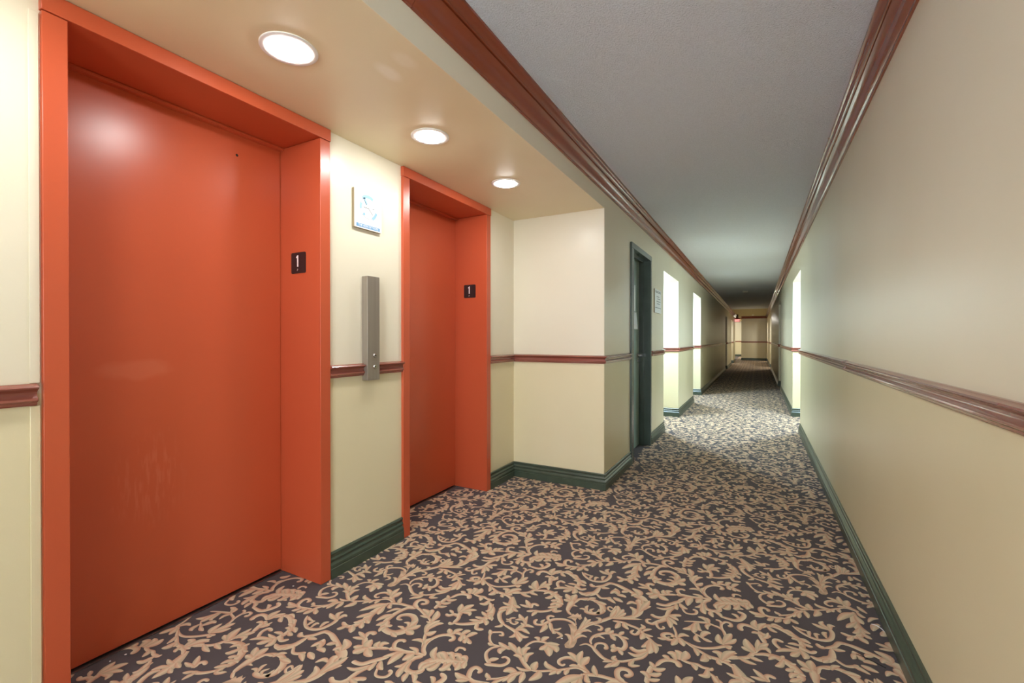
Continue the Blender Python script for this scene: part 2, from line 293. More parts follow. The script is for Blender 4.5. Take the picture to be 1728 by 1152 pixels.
# woven leaf strokes traced on the floor plane, in millimetres (kind, width, points)
PATTERN = '''
P -681,1747 -662,1724 -649,1693 -641,1661 -648,1623 -639,1608 -621,1611 -611,1626 -611,1657 -618,1689 -609,1728 -629,1714 -644,1750 -654,1755
L15 -628,1629 -638,1663 -654,1680 -670,1679
L14 -625,1660 -617,1690 -604,1704 -583,1703
L14 -632,1713 -611,1735 -596,1746 -578,1742
S18,15 -629,1688 -624,1733 -608,1780 -573,1822 -542,1867 -522,1896
L18 -629,1731 -624,1771 -624,1800 -635,1826
L14 -618,1764 -615,1799 -609,1822
L11 -615,1771 -603,1794 -595,1810
L14 -587,1803 -573,1822 -577,1843 -595,1840
S8,12 -586,1792 -566,1797 -551,1789 -552,1772 -564,1771
S11,14 -651,1746 -670,1763 -699,1768 -728,1757 -749,1741 -759,1718 -769,1696 -784,1683
S12,11 -778,1686 -798,1683 -809,1697 -806,1716
L12 -771,1698 -781,1710 -776,1730
S12,11 -752,1725 -768,1739 -773,1753 -766,1764 -749,1765
L20 -762,1703 -755,1679 -760,1640
S15,11 -750,1721 -729,1687 -709,1671 -702,1670
L11 -719,1687 -705,1692 -695,1710
L12 -713,1674 -694,1674 -676,1663 -689,1640
L12 -733,1696 -713,1669 -713,1659
S12,9 -692,1810 -714,1829 -728,1865 -734,1901
P -701,1782 -690,1805 -690,1824 -678,1818 -673,1837 -661,1827 -657,1838 -649,1818 -642,1811 -648,1796 -662,1803 -662,1785 -647,1759 -653,1751 -660,1775 -680,1787
L11 -717,1858 -710,1878 -687,1881
V9,23,15 -729,1907 -693,1946 -652,1962 -615,1952 -590,1927 -585,1892 -607,1867 -635,1860 -652,1868
L12 -644,1866 -661,1876 -677,1868
L12 -640,1869 -653,1893 -649,1911
L11 -614,1867 -630,1880 -619,1902
L14 -598,1942 -593,1948 -581,1956
L12 -586,1916 -571,1900
L15 -594,1887 -595,1869 -601,1908
S9,8 -541,1966 -543,1927 -553,1916 -569,1929 -565,1947 -546,1938
S7,15 -556,1672 -567,1691 -564,1723 -544,1750 -519,1768 -487,1770
L11 -558,1716 -546,1733 -518,1726
L18 -525,1765 -526,1786 -521,1804
L15 -521,1762 -510,1779 -505,1795
L14 -514,1771 -493,1751 -481,1735
V5,14,9 -595,1645 -575,1665 -549,1661 -529,1644 -499,1623 -475,1618 -446,1621
S8,14 -539,1657 -542,1680 -530,1695 -510,1697 -499,1679 -509,1674
L12 -459,1619 -476,1612 -492,1600
L15 -452,1614 -463,1595 -477,1574
L18 -447,1625 -458,1636 -461,1648
L18 -561,1550 -582,1570 -605,1584 -621,1585
L21 -562,1554 -573,1584 -574,1622
L26 -551,1547 -549,1574 -541,1603
S15,8 -569,1559 -600,1564 -620,1553 -631,1534 -627,1519 -613,1515 -606,1526
L12 -556,1538 -577,1533 -590,1522
S23,15 -563,1558 -541,1535 -514,1521
S9,9 -703,1440 -675,1449 -645,1467 -618,1485 -586,1511 -564,1527 -539,1528 -513,1519
L18 -615,1485 -644,1484 -664,1490 -674,1506
L15 -617,1482 -626,1469 -636,1447
L14 -606,1490 -612,1476 -610,1465
L15 -584,1508 -588,1489 -585,1474
S14,15 -702,1438 -731,1454 -757,1475 -788,1499 -818,1507 -855,1496
S9,9 -855,1496 -889,1492 -916,1513 -930,1547 -911,1564 -893,1571 -881,1557 -896,1550
L21 -784,1497 -817,1517 -842,1533
L18 -817,1498 -850,1504 -876,1515
L20 -834,1494 -847,1477 -837,1459
L14 -885,1490 -897,1488 -911,1492
L15 -926,1533 -934,1550 -945,1563
L18 -762,1491 -783,1507 -795,1530
L21 -757,1493 -769,1524 -753,1544
L18 -734,1466 -747,1499 -729,1525
L17 -755,1476 -774,1484 -792,1476
S8,11 -775,1535 -769,1562 -754,1585 -725,1597 -705,1597
L15 -742,1592 -752,1607 -767,1604
L18 -730,1596 -728,1619 -715,1634
L21 -713,1593 -691,1600 -662,1612
L27 -711,1589 -687,1563 -671,1533
L24 -702,1589 -670,1587 -656,1566
L20 -704,1587 -710,1565 -721,1549
L24 -689,1447 -699,1463 -699,1489
L24 -672,1450 -669,1425 -687,1390
L12 -699,1438 -729,1426 -755,1429
L23 -734,1401 -766,1405 -785,1387
L18 -724,1416 -747,1387 -764,1342
L18 -737,1396 -743,1369 -743,1346
L18 -719,1419 -712,1394 -709,1364
S9,8 -737,1396 -775,1356 -805,1336 -817,1326
L15 -805,1336 -822,1343 -832,1354
S8,14 -860,1494 -881,1473 -886,1442 -869,1415 -843,1398
S15,8 -862,1388 -831,1399 -805,1410 -792,1430 -796,1449 -812,1454 -824,1444
L17 -860,1406 -845,1423 -829,1436
S18,14 -967,1698 -962,1671 -941,1640 -910,1617
L14 -918,1619 -919,1602 -938,1586
S9,18 -915,1620 -882,1611 -854,1604 -818,1587
L14 -844,1598 -841,1574 -855,1557
L24 -846,1603 -821,1580 -803,1553
L15 -839,1601 -808,1587 -785,1596
L18 -856,1608 -830,1625 -812,1621 -791,1614
L18 -853,1615 -832,1654 -792,1660
L15 -842,1627 -837,1651 -856,1661
L15 -831,1660 -845,1681 -850,1716
L18 -843,1676 -868,1691 -889,1711
L12 -853,1682 -871,1677 -885,1665
S9,8 -888,1681 -905,1666 -893,1644 -874,1641 -868,1657 -881,1655
L9 -903,1664 -911,1655 -922,1655
L8 -895,1648 -907,1644 -915,1640
L36 -976,1811 -948,1759 -935,1722 -933,1677
L18 -943,1736 -968,1720 -982,1696
L15 -948,1753 -968,1748 -994,1754
L18 -952,1712 -967,1692 -966,1668
L17 -945,1761 -922,1754 -903,1752
L15 -934,1735 -915,1726 -900,1725
L18 -865,1772 -889,1798 -911,1819
L15 -868,1777 -892,1774 -920,1774
S14,14 -862,1774 -871,1795 -861,1809 -840,1804
L14 -841,1766 -856,1752 -871,1743
S15,9 -846,1763 -817,1770 -791,1790 -773,1815 -766,1838
L15 -827,1768 -834,1745 -835,1722
L20 -771,1835 -764,1802 -735,1819
L14 -1021,1720 -1015,1672 -1027,1660
V9,15,12 -1036,1712 -1008,1695 -990,1661 -980,1625
L14 -990,1661 -996,1640 -1003,1627
L12 -982,1642 -974,1628 -967,1614
S19,15 -952,2036 -960,2060 -949,2083 -921,2085 -891,2071
L23 -894,2079 -909,2104 -904,2141
L19 -891,2073 -886,2108 -865,2137
V12,23,15 -890,2089 -863,2121 -833,2129 -797,2115 -765,2093 -746,2064 -748,2025 -754,1993
L17 -863,2121 -845,2097 -826,2090
L13 -847,2121 -836,2144 -805,2134
L15 -761,2094 -787,2121 -805,2123
L15 -753,2083 -774,2096 -793,2095
L15 -749,2070 -767,2079 -780,2072
L15 -746,2041 -773,2042 -795,2034
L15 -752,2016 -773,2012 -805,2017
L19 -753,2091 -735,2085 -715,2073
L17 -746,2064 -725,2056 -710,2057
S19,12 -750,2032 -722,2017 -702,2035
L23 -755,2014 -740,1986 -746,1963
L21 -757,2002 -776,1973 -789,1958
L17 -762,2003 -808,1986 -837,1959
S15,12 -808,2034 -833,2038 -839,2014 -820,1987 -802,1989
S23,15 -888,2066 -881,2030 -868,1991
L15 -883,2045 -905,2049 -917,2038
L19 -889,2058 -864,2047 -850,2055
L15 -878,2024 -865,2039 -859,2074
L19 -908,1917 -935,1924 -951,1930
L29 -905,1918 -928,1950 -938,1989
L19 -896,1931 -894,1969 -895,2008
L19 -892,1940 -878,1970 -859,1999
L19 -889,1949 -867,1961 -853,1938
S12,17 -993,1835 -960,1856 -928,1877 -912,1908 -898,1944 -870,1997
L19 -993,1835 -986,1868 -962,1881
L17 -962,1859 -929,1849 -898,1848
L17 -928,1885 -906,1879 -877,1876
V8,27,23 -909,1902 -880,1921 -848,1928 -819,1922 -789,1904 -767,1869 -763,1832
L19 -822,1920 -845,1922 -860,1897
L19 -814,1918 -825,1884 -842,1872
L12 -822,1920 -815,1938 -811,1948
L13 -801,1914 -785,1912 -774,1919
L17 -782,1887 -798,1872 -810,1864
L17 -770,1867 -789,1851 -798,1829
L13 -771,1860 -759,1866 -748,1863
L17 -764,1844 -784,1824 -800,1809
L23 -729,1909 -752,1930 -770,1948
L25 -726,1910 -728,1943 -725,1967
L19 -727,1903 -748,1902 -763,1901
S23,15 -734,1920 -717,1896 -720,1856 -714,1828
S12,13 -711,1899 -701,1938 -669,1948
L15 -667,1943 -655,1969 -636,1981
L19 -635,1950 -608,1954 -581,1956
S17,15 -671,2074 -687,2070 -697,2087
V12,17,12 -673,2069 -639,2099 -619,2132 -588,2134 -537,2110
L19 -647,2080 -633,2080 -605,2087
V10,29,15 -725,1994 -700,1986 -673,2001 -655,2025 -650,2078
L17 -667,2004 -679,1987 -688,1973
S10,15 -650,2020 -621,1994 -595,2002 -579,2017
L19 -595,2002 -577,1998 -548,1980
V10,15,15 -771,2171 -742,2137 -704,2117 -668,2123 -645,2145 -635,2187 -643,2215 -663,2229
L12 -760,2168 -741,2158 -718,2158
L13 -716,2119 -716,2151 -710,2162
L13 -690,2121 -693,2151 -678,2155
L15 -659,2142 -664,2171 -653,2185
L19 -641,2208 -674,2215 -701,2227
L17 -643,2215 -666,2240 -658,2264
L17 -638,2209 -636,2243 -618,2245
S19,35 -534,2403 -542,2337 -538,2288 -518,2250
L27 -534,2394 -570,2357 -605,2296
L19 -538,2322 -563,2283 -580,2257
L19 -533,2282 -546,2243 -564,2229
L17 -529,2268 -513,2260 -502,2254
L23 -534,2377 -523,2338 -514,2316
S21,15 -529,2252 -548,2209 -575,2199 -605,2211
L17 -566,2208 -580,2177 -591,2167
L23 -553,2215 -534,2194 -522,2176
L19 -533,2250 -516,2227 -503,2218
V15,10,13 -534,2403 -484,2422 -439,2428 -395,2434 -348,2416 -311,2402 -280,2378 -260,2326 -235,2280 -205,2239 -178,2213
L17 -486,2416 -503,2439 -513,2463
L17 -523,2409 -510,2381 -496,2379
V13,29,10 -401,2426 -436,2411 -453,2359 -452,2301 -431,2265 -394,2254 -361,2264 -339,2299 -344,2351 -372,2378 -401,2377 -423,2358 -419,2336 -398,2339
L15 -452,2394 -476,2381 -495,2343
L23 -458,2348 -478,2320 -490,2281
L19 -451,2302 -458,2274 -469,2259
L19 -426,2276 -433,2256 -428,2234
S19,13 -446,2305 -427,2283 -407,2290
L19 -380,2257 -362,2249 -342,2243
L23 -343,2305 -342,2345 -341,2366
L23 -339,2299 -318,2326 -307,2348
L27 -337,2292 -313,2290 -295,2286
L13 -344,2292 -366,2300 -387,2297
L13 -344,2312 -361,2334 -381,2327
L21 -312,2410 -336,2431 -374,2438
L15 -304,2402 -328,2401 -353,2396
L25 -283,2389 -290,2430 -307,2459
L19 -311,2402 -327,2444 -338,2447
L23 -214,2488 -231,2522 -245,2552
L23 -218,2494 -208,2543 -193,2571
L17 -212,2498 -186,2529 -160,2543
L19 -212,2498 -181,2510 -166,2493
S19,13 -216,2504 -209,2474 -230,2471 -246,2454 -264,2459
L13 -234,2473 -253,2484 -266,2488
S15,15 -210,2482 -198,2455 -198,2422
L15 -191,2422 -208,2413 -216,2422
V10,23,13 -198,2422 -162,2434 -123,2463 -104,2489 -100,2541 -119,2583 -134,2610
L15 -99,2525 -120,2535 -138,2545
L15 -98,2509 -125,2502 -143,2500
L15 -104,2485 -131,2479 -155,2470
L19 -99,2525 -86,2524 -78,2512
L19 -98,2501 -81,2490 -73,2472
S15,15 -110,2470 -96,2438 -67,2446
L25 -261,2318 -275,2365 -256,2411
L17 -265,2339 -253,2385 -230,2401
L23 -258,2312 -240,2322 -227,2348
L12 -277,2380 -287,2378 -304,2377
L16 -231,2268 -254,2273 -279,2257
V15,13,15 -178,2216 -205,2239 -218,2275 -209,2316 -185,2345 -153,2354 -139,2339 -150,2323
S12,17 -185,2345 -155,2375 -122,2378 -93,2364 -64,2350
L19 -167,2358 -181,2373 -192,2385
L19 -157,2363 -156,2390 -140,2408
L19 -128,2371 -120,2402 -106,2413
L19 -102,2370 -91,2402 -74,2415
L17 -122,2378 -114,2352 -106,2341
L17 -96,2370 -92,2350 -84,2340
V19,35,12 -1060,2180 -1032,2214 -996,2234 -957,2245 -923,2266
L21 -1032,2214 -1059,2239 -1068,2274
L19 -1015,2228 -1035,2247 -1023,2263
L17 -998,2238 -1014,2258 -997,2272
L17 -974,2245 -987,2263 -974,2285
L17 -948,2255 -962,2267 -938,2278
L17 -1040,2195 -1058,2176 -1052,2147
L17 -1019,2207 -1039,2173 -1045,2150
L19 -991,2222 -973,2203 -948,2198
L23 -966,2236 -942,2230 -917,2227
S12,8 -992,2285 -993,2308 -973,2315 -961,2307
S12,21 -178,2213 -221,2207 -258,2194 -296,2190 -321,2180
S13,19 -321,2180 -358,2164 -394,2144 -424,2157 -450,2186
S15,12 -306,2189 -322,2211 -322,2232 -303,2243 -294,2234
L16 -209,2207 -229,2223 -260,2222
L27 -221,2203 -225,2181 -235,2155
L19 -252,2194 -280,2168 -311,2135
L27 -258,2190 -266,2159 -266,2112
L19 -355,2169 -362,2190 -340,2202
L19 -364,2164 -379,2173 -380,2195
L29 -392,2149 -411,2163 -416,2188
L29 -391,2146 -415,2112 -420,2095
L27 -394,2141 -371,2123 -345,2117
L19 -418,2145 -435,2129 -449,2125
L16 -446,2181 -476,2191 -499,2197
L15 -444,2174 -471,2168 -494,2161
S15,19 -450,2183 -458,2208 -443,2221 -428,2213
S13,19 -615,2131 -580,2135 -528,2115 -493,2098 -472,2095
L27 -555,2054 -571,2077 -582,2102
L23 -552,2056 -577,2074 -591,2045
L19 -560,2048 -538,2056 -518,2049
L21 -570,2022 -547,2014 -521,2005
V23,38,23 -453,1999 -441,2045 -462,2080 -492,2078
L23 -448,2061 -436,2041 -419,2075
L23 -469,2083 -489,2093 -502,2071
L29 -469,2090 -478,2120 -513,2139
L19 -519,2105 -537,2095 -548,2081
S15,19 -181,2208 -203,2183 -209,2144
L17 -208,2171 -214,2136 -238,2117
L21 -209,2151 -202,2105 -190,2084
S18,18 -208,2171 -195,2133 -171,2125 -150,2133 -134,2154
L18 -173,2120 -171,2097 -160,2076
L17 -159,2122 -140,2114 -126,2089
L17 -150,2127 -140,2151 -138,2163
V10,19,15 -1038,2100 -1011,2097 -977,2098 -955,2123 -947,2158 -972,2171
L15 -965,2117 -978,2137 -995,2141
S15,17 -390,2070 -377,2067 -349,2073 -328,2100 -290,2147
L15 -311,2090 -347,2042 -385,2034
L18 -310,2104 -308,2073 -300,2060
L20 -299,2116 -283,2093 -261,2086
S8,13 -289,2095 -269,2059 -248,2056 -228,2069 -228,2091 -243,2095
S15,18 -313,2083 -330,2036 -332,1992 -332,1969
S18,14 -330,1997 -344,1974 -367,1965 -383,1968 -394,1977
S20,8 -329,1973 -346,1950 -361,1931 -375,1911 -396,1911 -402,1928 -386,1940
S11,8 -362,1936 -357,1908 -342,1893 -330,1906 -337,1915
S18,15 -324,1997 -311,2010 -297,2020 -280,2027
L17 -328,2001 -302,1994 -284,1983
L18 -329,1988 -304,1967 -285,1951
L20 -331,1981 -313,1950 -306,1916
S8,11 -299,1936 -282,1897 -275,1869 -260,1867 -245,1855
S20,8 -279,1857 -304,1841 -325,1853 -321,1870 -302,1880 -288,1870 -295,1856 -308,1856
L14 -307,1839 -323,1833 -342,1830
L17 -270,1872 -256,1897 -231,1898
L20 -271,1866 -278,1832 -286,1810
L21 -266,1864 -252,1846 -243,1826
S8,14 -249,1861 -217,1850 -185,1849 -160,1860 -135,1876 -110,1898 -81,1914
L23 -108,1909 -128,1928 -133,1969
L23 -111,1913 -98,1965 -87,1996
L18 -108,1914 -83,1942 -69,1969
S11,9 -106,1960 -116,1997 -134,2014 -159,2020 -174,2026
S9,11 -109,1979 -125,2019 -128,2051 -137,2063 -150,2063
S9,14 -127,2040 -114,2066 -95,2066 -91,2048 -103,2042
L14 -105,1901 -92,1896 -84,1903
L18 -171,2024 -194,2050 -218,2049
L15 -171,2024 -179,2049 -189,2058
S15,6 -171,2027 -202,2016 -233,2005 -264,1991
L15 -213,2010 -205,1965 -191,1961
L23 -218,2007 -230,1959 -263,1933
L21 -223,1994 -221,1951 -221,1928
L15 -165,2019 -178,2001 -172,1976
S6,12 -220,1930 -198,1921 -178,1911
L21 -192,1914 -179,1952 -158,1958
L15 -189,1913 -169,1906 -149,1904
L18 -209,1920 -206,1891 -189,1883
V8,12,20 -246,1860 -216,1841 -188,1828 -155,1813 -125,1812 -104,1805
L15 -211,1839 -195,1815 -190,1794
L24 -169,1820 -166,1790 -180,1772
L15 -163,1814 -152,1806 -148,1797
L21 -113,1818 -122,1849 -147,1846
L15 -125,1812 -119,1793 -108,1785
L15 -110,1815 -93,1820 -80,1821
L23 -110,1815 -95,1860 -69,1888
S14,9 -105,1822 -82,1851 -62,1863
S15,12 -107,1810 -90,1805 -72,1793
L24 -258,1736 -272,1764 -293,1759
L23 -248,1741 -250,1776 -270,1789
L27 -238,1746 -229,1778 -233,1804
L18 -279,1722 -292,1735 -307,1736
S12,21 -317,1669 -303,1705 -279,1724 -253,1725 -239,1703
S12,12 -244,1748 -212,1743 -187,1748 -167,1742 -140,1746
L18 -207,1743 -193,1732 -187,1713
L20 -152,1741 -153,1704 -179,1694
L12 -149,1735 -140,1744 -136,1756
S8,14 -145,1724 -127,1710 -114,1689
S18,15 -317,1669 -327,1655 -331,1632 -330,1592 -328,1570
L15 -323,1657 -330,1670 -341,1682
L18 -327,1651 -304,1653 -282,1673
L18 -330,1616 -308,1624 -291,1642
L15 -329,1589 -308,1596 -290,1610
L17 -328,1597 -342,1614 -361,1614
L18 -539,1866 -497,1889 -417,1919
L21 -526,1879 -524,1931 -535,1970
L18 -520,1879 -509,1933 -505,1954
L15 -514,1882 -498,1915 -490,1934
L18 -540,1871 -537,1906 -534,1941
V15,24,27 -489,1896 -458,1922 -442,1963 -448,2016 -470,2057
L18 -443,1969 -426,2009 -405,2034
L23 -440,1983 -428,2033 -420,2073
L21 -459,1927 -459,1966 -488,1987
L17 -465,2020 -489,2023 -504,1996
S12,11 -525,1853 -487,1862 -455,1857 -423,1852 -398,1834 -367,1809 -340,1789 -317,1791
L18 -499,1859 -497,1829 -503,1808
L18 -481,1863 -472,1842 -452,1826
L15 -416,1846 -403,1871 -418,1885
S14,8 -412,1842 -415,1817 -427,1807 -441,1816 -434,1835
L12 -402,1840 -386,1862 -370,1874
L13 -389,1831 -373,1826 -356,1829
L20 -398,1834 -393,1811 -397,1788
L21 -363,1806 -367,1770 -385,1744
L30 -360,1798 -351,1759 -352,1720
L20 -352,1792 -336,1767 -329,1734
S21,14 -358,1741 -376,1722 -394,1714 -412,1719 -420,1729
L17 -359,1731 -388,1690 -423,1692
S12,9 -356,1728 -369,1689 -396,1661 -427,1635 -453,1626
L14 -442,1629 -461,1635 -456,1653
L18 -438,1632 -447,1607 -460,1588
L17 -394,1667 -396,1630 -365,1643
V12,15,18 -508,1761 -481,1773 -452,1753 -439,1726 -444,1699 -465,1692 -477,1667
L15 -478,1772 -471,1792 -465,1805
L12 -466,1771 -451,1769 -436,1768
L18 -462,1692 -478,1695 -480,1714
L15 -460,1693 -445,1680 -436,1666
L18 -508,1759 -492,1747 -484,1734
S18,14 -396,1537 -421,1551 -431,1578 -420,1598 -397,1601 -384,1587 -394,1572 -404,1576
L23 -996,2234 -1023,2253 -1039,2250
L21 -971,2247 -997,2267 -1007,2260
L21 -944,2257 -969,2273 -981,2264
L21 -926,2265 -943,2275 -954,2269
L21 -1005,2214 -1012,2173 -1030,2163
L21 -968,2230 -977,2192 -991,2183
L21 -945,2247 -935,2224 -937,2204
L19 -927,2261 -922,2240 -912,2227
L17 -214,2263 -224,2279 -215,2306
S12,15 -792,2211 -828,2198 -855,2193 -876,2199
S17,12 -873,2193 -887,2231 -878,2253 -855,2248 -858,2232
L23 -867,2192 -899,2188 -930,2197
L15 -869,2187 -889,2176 -908,2166
L17 -839,2194 -850,2171 -862,2160
L19 -813,2204 -821,2180 -834,2160
L21 -778,2218 -791,2186 -796,2167
L19 -778,2218 -760,2202 -748,2191
S12,12 -792,2211 -774,2242 -754,2267
'''

# ================================================================== STRUCTURE
st = lambda name, bm, m, parent=None, **k: tag(obj(name, bm, m, parent, **k), kind='structure') if parent is None else obj(name, bm, m, parent, **k)
floor = st('floor', boxes((-3.2, XR + ND + .1, YB - .1, 37.0, -.1, 0)), MCB)

# ---- left wall with its door and niches
XB = XL - ND - .15
D0, D1, DZ = 4.285, 5.135, 2.048          # service door rough opening
bl = []
bl.append((XB, XL, Y1, D0, 0, H)); bl.append((XB, XL, D0, D1, DZ, H)); bl.append((XB, XL - .20, D0, D1, 0, DZ))
y = D1
for a, b in LN:
    bl.append((XB, XL, y, a, 0, H)); bl.append((XB, XL, a, b, ZO, H)); bl.append((XB, XL - ND, a, b, 0, ZO)); y = b
bl.append((XB, XL, y, 27.0, 0, H))
st('wall_left', boxes(*bl), MW)
# bulkhead face above the lobby and the lobby's near end
st('wall_bulkhead', boxes((XL - .05, XL, YB, Y1 - .001, ZS + .0006, H)), MW)
st('wall_lobby_near', boxes((XE - .1, XL, YB, -1.0, 0, ZS)), MW)
# lift wall with two door openings
def lift(y0, y1, n): return dict(y0=y0, y1=y1, n=n)
L1 = lift(.514, 1.521, 1); L2 = lift(2.037, 3.026, 2)
FW = .057; ZF = 2.122                      # frame face width, clear height
XD = -2.115
bb = [(-2.30, XE, -1.0, L1['y0'] + .01, 0, ZS), (-2.30, XE, L1['y1'] - .01, L2['y0'] + .01, 0, ZS), (-2.30, XE, L2['y1'] - .01, Y1, 0, ZS)]
for L in (L1, L2):
    bb.append((-2.30, XD - .05, L['y0'] + .01, L['y1'] - .01, 0, ZS)); bb.append((XD - .05, XE, L['y0'] + .01, L['y1'] - .01, ZF + .02, ZS))
st('wall_lift', boxes(*bb), MW)
# ---- right wall
XC = XR + ND + .1; br = []; y = YB
for a, b in RN:
    br.append((XR, XC, y, a, 0, H)); br.append((XR, XC, a, b, ZO, H)); br.append((XR + ND, XC, a, b, 0, ZO)); y = b
br.append((XR, XC, y, YE, 0, H))
st('wall_right', boxes(*br), MW)
# ---- far end
st('wall_end', boxes((-.774, XC, YE, 36.9, 0, H)), MW)
st('wall_far', boxes((-3.2, -.774, 34.6, 36.9, 0, H), (-3.2, -3.1, 27.0, 34.6, 0, H), (-3.1, XB, 26.9, 27.0, 0, H)), MW)
# ---- ceilings
st('ceiling', boxes((-2.3, XC, YB - .1, 21.5, H, H + .1)), MC)
st('ceiling_end', boxes((-3.2, XC, 21.5, 37.0, H - .006, H + .1)), MCC)
st('ceiling_soffit', boxes((-2.30, XL - .0015, -1.0, Y1 - .001, ZS, H - .001)), MS)

# ---- mouldings
BASE = [(0, 0), (.020, 0), (.020, .048), (.0165, .050), (.0165, .053)] + [(.0165, .053), (.018, .056), (.0175, .066), (.0125, .073), (.009, .077), (.009, .083), (.0125, .086), (.0145, .090), (.012, .095), (.008, .099), (.0065, .106), (.0075, .112), (.0115, .116), (.0115, .121), (.008, .1255), (0, .1255)]
BASE = [BASE[0]] + [q for a, q in zip(BASE, BASE[1:]) if q != a]
RAIL = [(0, .979), (.010, .979), (.013, .983), (.013, .988), (.017, .990), (.021, .994), (.020, .999), (.014, 1.004), (.011, 1.011), (.012, 1.018), (.018, 1.024), (.026, 1.0275), (.029, 1.032), (.026, 1.036), (.018, 1.038), (.014, 1.0395), (.010, 1.042), (0, 1.042)]
CROWN = [(0, 2.296), (.010, 2.296), (.012, 2.303), (.016, 2.306), (.024, 2.316), (.029, 2.330), (.032, 2.345), (.038, 2.357), (.047, 2.367), (.054, 2.372), (.047, 2.3775), (.047, 2.3800), (.056, 2.3800), (.0605, 2.3825), (.0605, 2.386), (.054, 2.3885), (.054, 2.3915), (.061, 2.397), (.067, 2.405), (.069, 2.414), (.073, 2.419), (.080, 2.423), (.080, 2.434), (0, 2.434)]
def niche_path(x, sgn, spans, y0, y1, ins=True):
    P = [(x, y0)]
    for a, b in spans:
        P += [(x, a), (x + sgn * ND, a), (x + sgn * ND, b), (x, b)]
    return P + [(x, y1)]
pl = niche_path(XL, -1, LN, 5.135 + .0, 27.0) + [(-3.1, 27.0)]
pr = niche_path(XR, 1, RN, YB, YE)
lobby = [(XE, L2['y1']), (XE, Y1), (XL, Y1), (XL, D0 - .045)]
mid = [(XE, L1['y1']), (XE, L2['y0'])]
near = [(XE, -1.0), (XE, L1['y0'])]
endp = [(XR, YE), (-.774, YE), (-.774, 34.6), (-3.1, 34.6)]
pl2 = [(XL, D1 + .045)] + pl[1:]
tr = [0]
def mould(kind, path, side, joint=None):
    prof, m = {'baseboard': (BASE, MB), 'rail': (RAIL, MRL)}[kind]
    if kind == 'baseboard': return sweep(path, prof, side), m
    return sweep(path, prof, side), m
def near2(p): return [(XE, -1.0), (XE, L1['y0'] - .012)]
for nm, path, side in (('baseboard_left', pl2, -1), ('baseboard_right', pr, 1), ('baseboard_lobby', lobby, -1), ('baseboard_lift', mid, -1), ('baseboard_near', near2(0), -1), ('baseboard_end', endp, 1)):
    st(nm, sweep(path, BASE, side), MB, smooth=27)
    # thin shadow gap / tack edge along the carpet
rj = 3.30
pr_a = [(XR, YB), (XR, rj - .001)]; pr_b = [(XR, rj + .0008)] + pr[1:]
n = 1
for path, side in ((pl2, -1), (lobby, -1), (mid, -1), (near2(0), -1), (endp, 1)):
    st('trim_%d' % n, sweep(path, RAIL, side), MRL, smooth=27); n += 1
e = tag(empty('trim_%d' % n), kind='structure'); n += 1        # right chair rail, two lengths butted
obj('rail_length', sweep(pr_a, RAIL, 1), MRL, e, smooth=27)
obj('rail_length', sweep(pr_b, [(o * 1.06 if o else 0, z + .0012) for o, z in RAIL], 1), MRL, e, smooth=27)
# crown mouldings in lengths, each a piece of its own
random.seed(4)
def crown(x, side, cuts):
    global n
    e = tag(empty('trim_%d' % n), kind='structure'); n += 1
    for a, b in zip(cuts, cuts[1:]):
        k = 1 + random.uniform(-.02, .03); dz = random.uniform(-.0015, .0015)
        pf = [(o * k if o else 0, z + (dz if z < 2.43 else 0)) for o, z in CROWN]
        pf = [(o, max(z, 2.294)) for o, z in pf]
        obj('crown_length', sweep([(x, a + .0012), (x, b - .0012)], pf, side), MK, e, smooth=27)
crown(XL, -1, [YB, 1.2, 3.60, 6.0, 8.5, 11.1, 15.8, 20.0, 24.0, 27.0])
crown(XR, 1, [YB, 1.1, 3.46, 6.2, 8.5, 10.8, 15.2, 19.7, 24.0, YE])
st('trim_%d' % n, sweep([(XR, YE), (-.774, YE)], CROWN, 1), MK, smooth=27); n += 1
# flush filler strip beside the first lift frame
st('trim_%d' % n, boxes((XE, XE + .005, .489, .511, .13, .978), (XE, XE + .005, .489, .511, 1.043, 2.115)), MW, bevel=.0015); n += 1

# ================================================================== LIFT DOORS
def lift_door(L, hole):
    y0, y1 = L['y0'], L['y1']
    d = tag(empty('door_%d' % L['n'], (XE, (y0 + y1) / 2, 0)), kind='structure')
    xf = XE + .016
    # jambs: face + reveal, one folded-steel piece each
    for a, b in ((y0, y0 + FW), (y1 - FW, y1)):
        obj('jamb', boxes((XD - .03, xf, a, b, .002, ZF)), MR, d, bevel=.0018)
    obj('head', boxes((XD - .03, xf + .004, y0 - .002, y1 + .002, ZF + .0015, ZS - .002)), MR, d, bevel=.0018)
    bm = boxes((XD - .03, XD, y0 + FW + .002, y1 - FW - .003, .012, ZF - .004))
    p = obj('door_panel', bm, MR, d)
    # stop bead under the head
    obj('stop', boxes((XD, XD + .028, y0 + FW, y1 - FW, ZF - .012, ZF)), MR, d, bevel=.001)
    sill = boxes((XD - .03, XD + .006, y0 + FW, y1 - FW, 0, .004), (XD + .009, XD + .017, y0 + FW, y1 - FW, 0, .0045))
    obj('sill', sill, MALU, d)
    if hole:
        b = bmesh.new(); lathe(b, [(.0, .0012), (.0052, .0012), (.0062, .0), (.0062, -.002)], (XD, 1.247, 2.018), 'x', 20)
        obj('key_hole', b, MDARK, d)
    return d
lift_door(L1, True); lift_door(L2, False)

